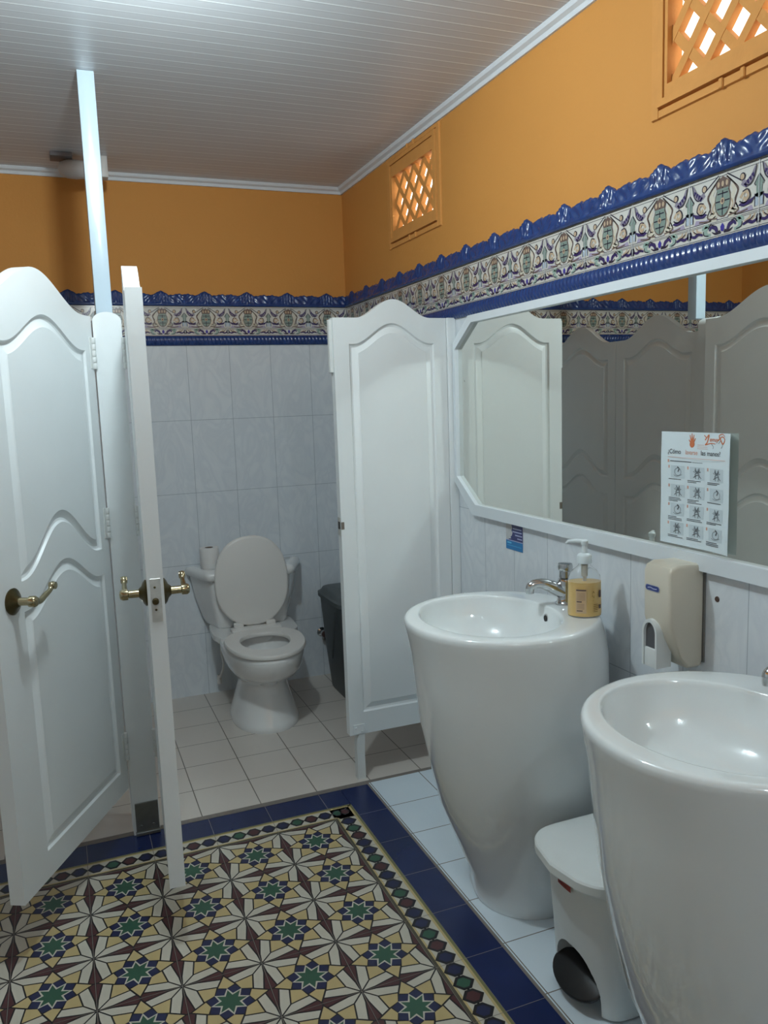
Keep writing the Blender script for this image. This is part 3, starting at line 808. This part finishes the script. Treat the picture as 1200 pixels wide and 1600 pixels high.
# soap bottle
t = thing('soap_bottle', 'clear pump bottle of amber liquid soap on the farther sink rim', 'bottle', (-.118, -2.157, .8222), math.radians(-28)); t.scale = (1.13, 1.13, 1.08)
CLEAR = mat('clear_plastic', '#fafcfc', .02, trans=1., ior=1.06, var=0., spec=.8, coat=.5)
AMBER = mat('amber_soap', '#e0bd78', .2, var=.04, coat=.3)
PUMPW = mat('pump_white', '#ccd5d8', .35, var=.02)
bm = bmesh.new()
lathe(bm, [(.030, .001), (.0375, .003), (.0385, .01), (.0375, .085), (.0374, .0872), (.002, .0874)], n=36, ysc=.72)
finish(bm, 'liquid', AMBER, t, smooth=40)
bm = bmesh.new()
lathe(bm, [(.030, 0), (.0385, .002), (.0395, .01), (.0385, .088), (.036, .102), (.028, .115), (.0165, .125), (.0135, .128), (.0132, .136)], n=36, ysc=.72)
finish(bm, 'bottle', CLEAR, t, smooth=60)
bm = bmesh.new()
lathe(bm, [(.0172, .133), (.0172, .150), (.0145, .155), (.0075, .158), (.006, .18), (.0055, .182), (.001, .183)], n=24)
lathe(bm, [(.0075, .178), (.0085, .181), (.0085, .188), (.005, .191), (.001, .1915)], n=18)
tube(bm, [(0, 0, .186), (-.02, .006, .187), (-.036, .011, .185), (-.040, .012, .180)], [.0055, .005, .004, .0035], 10)
finish(bm, 'pump', PUMPW, t, smooth=40)
bm = bmesh.new(); lathe(bm, [(.008, .128), (.0075, .1), (.004, .098), (.004, .086)], n=16); finish(bm, 'dip_tube', mat('pump_grey', '#b9b8b2', .4), t)
def cyl_map(rx, ry):
    return lambda a, z, h: ((rx+h)*math.sin(a), -(ry+h)*math.cos(a), z)
cv = Canvas(cyl_map(.0398, .0398*.72), .0003)
LB = mat('label_tint', '#c9ab83', .5, var=.05); LI = mat('label_print', '#5a4a48', .6); LP = mat('label_pale_print', '#a58a72', .6); LG = mat('label_gold_print', '#8a6a2a', .6)
def cwrap(a0, a1, z0, z1, m, l):
    n = max(2, int(abs(a1-a0)/.08))
    for k in range(n): cv.rect(a0+(a1-a0)*k/n, z0, a0+(a1-a0)*(k+1)/n, z1, m, l)
cwrap(-.62, .02, .012, .072, LB, 1)
cwrap(-.58, .0, .068, .0715, LI, 2); 
for k in range(7): cwrap(-.55, -.05, .0625-k*.003, .0638-k*.003, LP, 2)
cwrap(-.55, -.25, .0395, .0425, LI, 2)
for k in range(5): cwrap(-.55, -.1, .0345-k*.003, .036-k*.003, LP, 2)
cwrap(-.55, -.2, .017, .0195, LI, 2)
cv.stroke([(.42, .040), (.45, .050), (.38, .058), (.44, .066), (.52, .060), (.47, .050)], .0025, LG, 2)
for k in range(5): cwrap(.45, .75, .033-k*.0045, .0345-k*.0045, LG, 2)
cwrap(.85, 1.1, .05, .068, LI, 2); cwrap(.85, 1.1, .022, .032, LI, 2)
cv.build('label', t)

# ------------------------------------------------------------------ mirror
t = thing('wall_mirror', 'large white-framed wall mirror with cut corners above the sinks', 'mirror', (0, 0, 0))
YR = -3.45
OUT = [(-1.335, 1.6975), (-1.212, 1.612), (-1.206, 1.10), (-1.340, .990), (YR+.135, .990), (YR, 1.10), (YR, 1.612), (YR+.135, 1.6975)]
INN = [(-1.362, 1.672), (-1.233, 1.588), (-1.228, 1.122), (-1.368, 1.029), (YR+.155, 1.029), (YR+.022, 1.122), (YR+.022, 1.588), (YR+.155, 1.672)]
bm = bmesh.new()
ringsv = []
for P, x in ((OUT, -.0005), (OUT, -.020), (INN, -.022), (INN, -.006)): ringsv.append([bm.verts.new((x, y, z)) for y, z in P])
for a, b in zip(ringsv, ringsv[1:]):
    for i in range(8): bm.faces.new((a[i], a[(i+1) % 8], b[(i+1) % 8], b[i]))
finish(bm, 'frame', mat('mirror_frame_white', '#d6dde2', .35, var=.03), t, smooth=0)
MIR = bpy.data.materials.new('silvered_glass'); MIR.use_nodes = True
b = MIR.node_tree.nodes['Principled BSDF']; N = NT(MIR.node_tree)
g = MIR.node_tree.nodes.new('ShaderNodeNewGeometry')
sp1 = N.noise(N.mapping(g.outputs['Position'], (1, 34, 22)), 1.0, 2)
spot = N.m('GREATER_THAN', sp1, .77)
MIR.node_tree.links.new(N.mix(N.m('MULTIPLY', spot, .55), hexc('#e6e8e2'), hexc('#6a675f')), b.inputs['Base Color'])
b.inputs['Metallic'].default_value = 1; b.inputs['Roughness'].default_value = 0.0
bm = bmesh.new(); bm.faces.new([bm.verts.new((-.007, y, z)) for y, z in INN])
finish(bm, 'glass', MIR, t, smooth=0)

# hand washing poster taped on the glass
PW, PH = .232, .274
PAPER = mat('poster_paper', '#d3dfe4', .6, var=.03); PINK = mat('poster_ink', '#4b4d52', .6); PGR = mat('poster_sketch', '#7d868b', .6); PLB = mat('poster_wash', '#c0cdd3', .6)
POR = mat('poster_orange', '#c9744a', .6); PSL = mat('poster_salmon', '#d0a08f', .6)
def pmap(u, v, h):           # u 0..PW left to right (away from far end), v 0..PH up; right edge lifts off the glass
    lift = .0012+.011*max(0, (u/PW-.62)/.38)**2+.0006*math.sin(v*40)
    return (-.0075-lift-h, -2.322-u, 1.039+v)
cv = Canvas(pmap, .0005)
for k in range(64):
    for q in range(24): cv.rect(PW*k/64, PH*q/24, PW*(k+1)/64, PH*(q+1)/24, PAPER, 0)
# back of the sheet
for k in range(16): cv.poly([(PW*(k+1)/16, 0), (PW*k/16, 0), (PW*k/16, PH), (PW*(k+1)/16, PH)], PAPER, -1)
hy = 1/.29
def ptx(body, u, v, size, m, sx=1., shear=0.): return cv.text(body, u, v, size, m, 1, 'LEFT', sx, shear)
w = ptx('¿Cómo ', .024, .2215, .0155, PINK, 1.0)
ptx('lavarse', .0835, .2215, .0155, PSL, .93); ptx('las manos?', .1335, .2215, .0155, PINK, .98)
# red hand print
cv.ell(.105, .246, .008, .008, POR, 1)
for a, l in ((-.9, .011), (-.4, .018), (-.05, .0205), (.3, .018), (.75, .014)):
    cv.stroke([(.105+.006*math.sin(a), .247+.005*math.cos(a)), (.105+(.006+l)*math.sin(a)*.8, .247+(.004+l)*math.cos(a))], (.0042, .002), POR, 1, k=0)
for k, ww in ((0, .022), (1, .032), (2, .033)): cv.rect(.122, .2445-k*.0042, .122+ww, .2453-k*.0042, PSL, 1)
# orange script emblem
cv.stroke([(.143, .268), (.150, .262), (.146, .257), (.158, .269), (.153, .252), (.147, .246), (.165, .250), (.180, .249)], (.002, .0034, .0015), POR, 1)
cv.text('emuy', .160, .2545, .0135, POR, 1, 'LEFT', 1., .25)
cv.stroke([(.166, .249), (.173, .243), (.172, .238)], .0016, PGR, 1); cv.stroke([(.188, .256), (.202, .266), (.212, .260), (.206, .250), (.198, .258), (.192, .268), (.204, .272), (.212, .266)], (.0018, .0035, .0012), POR, 1)
cv.stroke([(.19, .250), (.198, .256), (.204, .247), (.2, .24)], .0016, PGR, 1)
cv.rect(.024, .2125, .216, .2135, PSL, 1); cv.rect(.033, .2025, .105, .2045, PINK, 1); cv.rect(.107, .2025, .14, .2038, PGR, 1); cv.rect(.024, .200, .0295, .207, PSL, 1)
random.seed(3)
for r in range(4):
    for c in range(3):
        u0, v0 = .036+c*.064, .163-r*.046
        [cv.rect(u0+.046*q/16, v0, u0+.046*(q+1)/16, v0+.030, PLB, 1) for q in range(16)]; cv.rect(u0-.009, v0+.023, u0-.0045, v0+.030, PSL, 1)
        cx, cy = u0+.024, v0+.015
        kind = (r*3+c) % 6
        if kind in (0, 5):
            cv.stroke([(cx+.011*math.cos(q*PI/4), cy+.009*math.sin(q*PI/4)) for q in range(8)], .0014, PGR, 2, closed=True)
            cv.stroke([(cx-.014, cy-.008), (cx-.004, cy-.011), (cx+.014, cy-.006)], .0013, PGR, 2); cv.stroke([(cx-.002, cy+.012), (cx+.004, cy+.008), (cx, cy)], .003, PINK, 2)
        else:
            for s in (1, -1):
                cv.stroke([(cx+s*.004, cy-.013), (cx+s*.006, cy-.003), (cx-s*.002+random.uniform(-.003, .003), cy+.006), (cx-s*.006, cy+.013)], (.002, .0045, .002), PGR, 2)
                for q in range(3): cv.stroke([(cx-s*(.001+q*.003), cy+.002), (cx-s*(.004+q*.004), cy+.011-q*.003)], .0011, PINK, 3, k=0)
            cv.stroke([(cx-.012, cy-.010), (cx+.002, cy-.004), (cx+.013, cy-.011)], .0016, PINK, 2)
        for q in range(random.choice((1, 2, 3))): cv.rect(u0-.008, v0-.0042-q*.0036, u0+random.uniform(.02, .044), v0-.0026-q*.0036, PINK, 1)
tag(cv.build('hand_washing_poster'), 'white paper poster of hand washing steps taped onto the mirror', 'poster')

# torn blue sticker under the mirror
cv = Canvas(lambda u, v, h: (-.0008-h, -1.548-u, .898+v), .0003)
NAVY = mat('sticker_navy', '#27306a', .35); CY = mat('sticker_cyan', '#1672ae', .35, var=.12); SW = mat('sticker_white_ink', '#a9aece', .5); TORN = mat('sticker_torn_paper', '#b9babb', .8, var=.1, scale=80)
cv.rect(0, 0, .108, .086, TORN, 0); cv.rect(0, 0, .108, .031, CY, 1)
cv.poly([(.012, .031), (.108, .031), (.108, .086), (.036, .086), (.041, .074), (.036, .066), (.043, .058), (.038, .048), (.030, .044), (.034, .038), (.02, .036)], NAVY, 1)
cv.rect(0, .0305, .108, .033, SW, 2)
for k, (a, b_) in enumerate(((.046, .100), (.043, .102), (.06, .104), (.074, .104))): cv.rect(a, .0715-k*.0105, b_, .0755-k*.0105, SW, 2)
cv.rect(.008, .020, .036, .0255, mat('sticker_light_cyan', '#58b0d8', .4), 2); cv.rect(.008, .0125, .098, .0155, mat('sticker_mid_cyan', '#3a98cc', .4), 2)
tag(cv.build('wall_sticker'), 'small torn blue sticker on the wall tiles just under the mirror', 'sticker')

# soap dispenser on the wall
CREAMP = mat('cream_plastic', '#c9c3b4', .36, var=.03)
t = thing('soap_dispenser', 'cream wall soap dispenser with white push lever between the two sinks', 'dispenser', (0, -2.422, .755))
bm = bmesh.new()
prof = [(-.002, .014), (-.002, .252), (-.080, .254), (-.098, .247), (-.105, .232), (-.104, .12), (-.092, .075), (-.068, .032), (-.055, .006), (-.045, .0), (-.010, .0)]
def prism_y(bm, prof, y0, y1, bev=.006):
    A = [bm.verts.new((x, y0, z)) for x, z in prof]; B = [bm.verts.new((x, y1, z)) for x, z in prof]; n = len(prof)
    fa = bm.faces.new(A); fb = bm.faces.new(B[::-1])
    for i in range(n): bm.faces.new((A[i], A[(i+1) % n], B[(i+1) % n], B[i]))
    if bev: bmesh.ops.bevel(bm, geom=list(fa.edges)+list(fb.edges), offset=bev, segments=3, affect='EDGES', profile=.5)
prism_y(bm, prof, -.046, .046, .008)
finish(bm, 'housing', CREAMP, t, smooth=40)
bm = bmesh.new(); box(bm, (-.004, -.05, .01), (0, .05, .25), .001, 1); finish(bm, 'back_plate', mat('dispenser_plate_grey', '#6f6e6b', .6), t)  # plain grey plate between housing and wall
# arched push lever with dark opening
cvb = bmesh.new()
arch = lambda r, zt, zb, n=14: [(r, zb)]+[(r*math.cos(PI*k/n), zt+r*1.35*math.sin(PI*k/n)) for k in range(n+1)]+[(-r, zb)]
def arch_frame(bm, r_o, r_i, zt, zb, x0, x1, yc):
    O = arch(r_o, zt, zb); I = arch(r_i, zt, zb)
    for xx in (x0, x1):
        pass
    vo0 = [bm.verts.new((x0, yc+a, z)) for a, z in O]; vo1 = [bm.verts.new((x1, yc+a, z)) for a, z in O]
    vi0 = [bm.verts.new((x0, yc+a, z)) for a, z in I]; vi1 = [bm.verts.new((x1, yc+a, z)) for a, z in I]
    n = len(O)
    for i in range(n-1):
        bm.faces.new((vo0[i], vo0[i+1], vo1[i+1], vo1[i])); bm.faces.new((vi0[i], vi1[i], vi1[i+1], vi0[i+1]))
        bm.faces.new((vo1[i], vo1[i+1], vi1[i+1], vi1[i])); bm.faces.new((vo0[i], vi0[i], vi0[i+1], vo0[i+1]))
    for k in (0, n-1): bm.faces.new((vo0[k], vo1[k], vi1[k], vi0[k]))
arch_frame(cvb, .026, .020, .082, .0, -.07, -.114, .012)
box(cvb, (-.112, -.008, -.002), (-.085, .032, .045), .004, 2)
lv = finish(cvb, 'push_lever', mat('lever_white', '#d4d9d9', .35, var=.02), t, smooth=40)
bm = bmesh.new(); P = arch(.0199, .082, .044)
bm.faces.new([bm.verts.new((-.1065, .012+a, z)) for a, z in P]); finish(bm, 'nozzle_opening', mat('lever_dark', '#55565a', .5), lv, smooth=0)
cv = Canvas(lambda u, v, h: (-.1056-h, .012-u, .192+v), .0003)
n = 12
pill = [(.017+.006*math.cos(-PI/2+PI*k/n), .006*math.sin(-PI/2+PI*k/n)) for k in range(n+1)]+[(-.017+.006*math.cos(PI/2+PI*k/n), .006*math.sin(PI/2+PI*k/n)) for k in range(n+1)]
cv.poly([(x*1.08, y*1.2) for x, y in pill], mat('logo_edge', '#8d94ad', .4), 1); cv.poly(pill, mat('logo_blue', '#2b3a7c', .4), 2); cv.stroke([(-.016, -.001), (-.006, .001), (.004, -.001), (.016, .0)], .0026, SW, 3)
cv.build('badge', t)
bm = bmesh.new(); lathe(bm, [(.007, 0), (.006, -.002), (.001, -.0025)], (0, 0, 0), 'x', 14)
o = finish(bm, 'wall_screw', mat('rusty_screw', '#5b4a42', .5, .5), loc=(-.0003, -2.507, .928)); tag(o, 'small dark screw head in the wall tile right of the soap dispenser', 'screw')

# pedal bin between the basins
WPL = mat('white_bin_plastic', '#d5dad9', .33, var=.02)
t = thing('pedal_bin', 'white plastic pedal bin with black foot pedal squeezed between the sinks', 'bin', (-.2, -2.462, 0))
def binring(x0, x1, hy, bulge, z, r=.03, n=48):
    """front toward -x, bowed outward"""
    out = []
    p = 7
    for k in range(n):
        a = 2*PI*k/n; c, s = math.cos(a), math.sin(a)
        x = math.copysign(abs(c)**(2/p), c); y = math.copysign(abs(s)**(2/p), s)
        X = (x0+x1)/2+x*(x1-x0)/2
        if x < 0: X += -bulge*(1-y*y)*(-x)
        out.append((X, y*hy, z))
    return out
bm = bmesh.new()
loft(bm, [binring(-.140, .07, .114, .022, 0.002), binring(-.145, .074, .119, .024, .01), binring(-.153, .08, .124, .028, .17), binring(-.163, .086, .128, .032, .325)])
me = bpy.data.meshes.new('body'); bmesh.ops.recalc_face_normals(bm, faces=bm.faces); bm.to_mesh(me); bm.free()
tmp = bpy.data.objects.new('tmp', me); COL.objects.link(tmp)
cb = bmesh.new()
P = [(.090, -.02)]+[(.090*math.cos(PI*k/20), .045+.095*math.sin(PI*k/20)) for k in range(21)]+[(-.090, -.02)]
A = [cb.verts.new((-.25, -.006+y, z)) for y, z in P]; B = [cb.verts.new((-.085, -.006+y*.85, z)) for y, z in P]; n = len(P)
cb.faces.new(A); cb.faces.new(B[::-1])
for i in range(n): cb.faces.new((A[i], A[(i+1) % n], B[(i+1) % n], B[i]))
bmesh.ops.recalc_face_normals(cb, faces=cb.faces)
cme = bpy.data.meshes.new('cut'); cb.to_mesh(cme); cb.free(); cut = bpy.data.objects.new('cut', cme); COL.objects.link(cut)
md = tmp.modifiers.new('b', 'BOOLEAN'); md.operation = 'DIFFERENCE'; md.object = cut; md.solver = 'EXACT'
dg = bpy.context.evaluated_depsgraph_get(); dg.update()
me2 = bpy.data.meshes.new_from_object(tmp.evaluated_get(dg))
bpy.data.objects.remove(tmp); bpy.data.objects.remove(cut)
me2.name = 'body'; me2.materials.clear(); me2.materials.append(WPL)
me2.polygons.foreach_set('use_smooth', [True]*len(me2.polygons)); me2.set_sharp_from_angle(angle=math.radians(35))
body = obj('body', me2, t)
bm = bmesh.new()
loft(bm, [binring(-.168, .09, .132, .034, .326), binring(-.184, .094, .141, .043, .328), binring(-.188, .096, .143, .044, .334), binring(-.188, .096, .143, .044, .352), binring(-.185, .094, .141, .043, .3565), binring(-.178, .09, .136, .041, .358), binring(-.172, .087, .131, .039, .3585), binring(-.168, .085, .128, .038, .3605), binring(-.10, .05, .08, .02, .3635)])
finish(bm, 'lid', WPL, t, smooth=30)
bm = bmesh.new()
tl = math.radians(28)
rg = []
for r, h in ((.002, -.008), (.078, -.008), (.083, -.003), (.083, .003), (.078, .006), (.002, .0065)):
    rg.append([(-.158+(x)*math.cos(tl)*.55-h*math.sin(tl), -.002+y, .056+x*math.sin(tl)*.62*1.2+h*math.cos(tl)) for x, y, _ in circ((0, 0, 0), r, 36)])
loft(bm, rg); finish(bm, 'pedal', mat('black_pedal', '#141416', .45, var=.1), t, smooth=50)
cv = Canvas(lambda u, v, h: (-.1625-.032*(1-((.022-u)/.128)**2)-.0012-h, .022-u, .288+v), .0004)
RED = mat('label_red', '#8c2f2b', .4)
for k in range(4): cv.rect(.050*k/4, 0, .050*(k+1)/4, .026, RED, 1)
cv.stroke([(.006, .022), (.014, .025), (.02, .018), (.03, .022)], .004, mat('label_red_print', '#b9807c', .5), 2); cv.rect(.006, .005, .036, .008, mat('label_red_dark', '#5e1c1c', .5), 2)
cv.build('label', t)

# ------------------------------------------------------------------ ceiling bulbs
def make_lamp(label, loc, lit, st=0):
    t = thing('ceiling_bulb', label, 'lamp', loc)
    if not lit:
        bm = bmesh.new(); box(bm, (-.115, -.045, -.018), (-.03, .045, 0), .004, 2)
        finish(bm, 'ballast_box', mat('socket_grey', '#6c686c', .5, var=.15), t)
        bm = bmesh.new(); box(bm, (.07, -.03, -.085), (.105, .03, 0), .004, 2)
        finish(bm, 'socket', mat('lamp_base_white', '#c3c0bd', .4), t)
    bm = bmesh.new(); lathe(bm, [(.012, .105), (.021, .10), (.021, .07), (.024, .068), (.024, .045)], (0, 0, -.055), 'x', 20)
    if lit:
        bm.free(); bm = bmesh.new(); lathe(bm, [(.05, 0), (.05, -.012), (.024, -.03), (.022, -.09), (.019, -.098)], n=24)
    finish(bm, 'lamp_base', mat('lamp_base_white', '#c3c0bd', .4), t)
    bm = bmesh.new(); lathe(bm, [(.022, .045), (.034, .02), (.038, -.02), (.036, -.055), (.024, -.08), (.006, -.088), (.001, -.089)], (0, 0, -.055), 'x', 24)
    if lit:
        bm.free(); bm = bmesh.new(); lathe(bm, [(.02, -.095), (.031, -.108), (.037, -.13), (.037, -.155), (.031, -.178), (.015, -.194), (.001, -.198)], n=24)
    m = mat('bulb_lit_%d' % st, '#ffffff', .4, emis='#e0f1f5', estr=st, var=0) if lit else mat('bulb_unlit', '#b7b3b0', .35, var=.03)
    finish(bm, 'bulb', m, t, smooth=60)
    return t
LAMP = 560.
make_lamp('unlit frosted bulb lying along the ceiling near the back wall', (-1.215, -.235, H), False)
make_lamp('lit frosted bulb hanging from the ceiling above the open stall doors', (-1.17, -2.1, H), True, LAMP)
make_lamp('added fill bulb, out of view, hanging from the ceiling at the near end of the room', (-.9, -4.4, H), True, 260.)  # added bulb behind the camera, fills in the room and stall fronts

# ------------------------------------------------------------------ light from outside and from the rest of the room
w = bpy.data.worlds.new('World'); SC.world = w; w.use_nodes = True
bg = w.node_tree.nodes['Background']; bg.inputs['Color'].default_value = (*hexc('#fff6ea'), 1); bg.inputs['Strength'].default_value = 2.6

# ------------------------------------------------------------------ camera
F_, CX, CY, CZ, YAW, PIT, ROL = 1263.95, -1.3864, -3.9275, 1.412, .3765, -.137, -.0349
fw = Vector((math.sin(YAW)*math.cos(PIT), math.cos(YAW)*math.cos(PIT), math.sin(PIT)))
rt = Vector((math.cos(YAW), -math.sin(YAW), 0)); up = rt.cross(fw)
r2 = rt*math.cos(ROL)+up*math.sin(ROL); u2 = -rt*math.sin(ROL)+up*math.cos(ROL)
cam = bpy.data.cameras.new('Camera'); cam.sensor_fit = 'AUTO'; cam.sensor_width = 36; cam.lens = F_*36/1600; cam.clip_start = .02
co = bpy.data.objects.new('Camera', cam); COL.objects.link(co)
M = Matrix((r2, u2, -fw)).transposed().to_4x4(); M.translation = Vector((CX, CY, CZ)); co.matrix_world = M
SC.camera = co
SC.view_settings.view_transform = 'Standard'; SC.view_settings.look = 'None'; SC.view_settings.exposure = 0.
SC.cycles.max_bounces = 8; SC.cycles.diffuse_bounces = 5; SC.cycles.sample_clamp_indirect = 40; SC.cycles.use_guiding = True; SC.cycles.blur_glossy = 0.
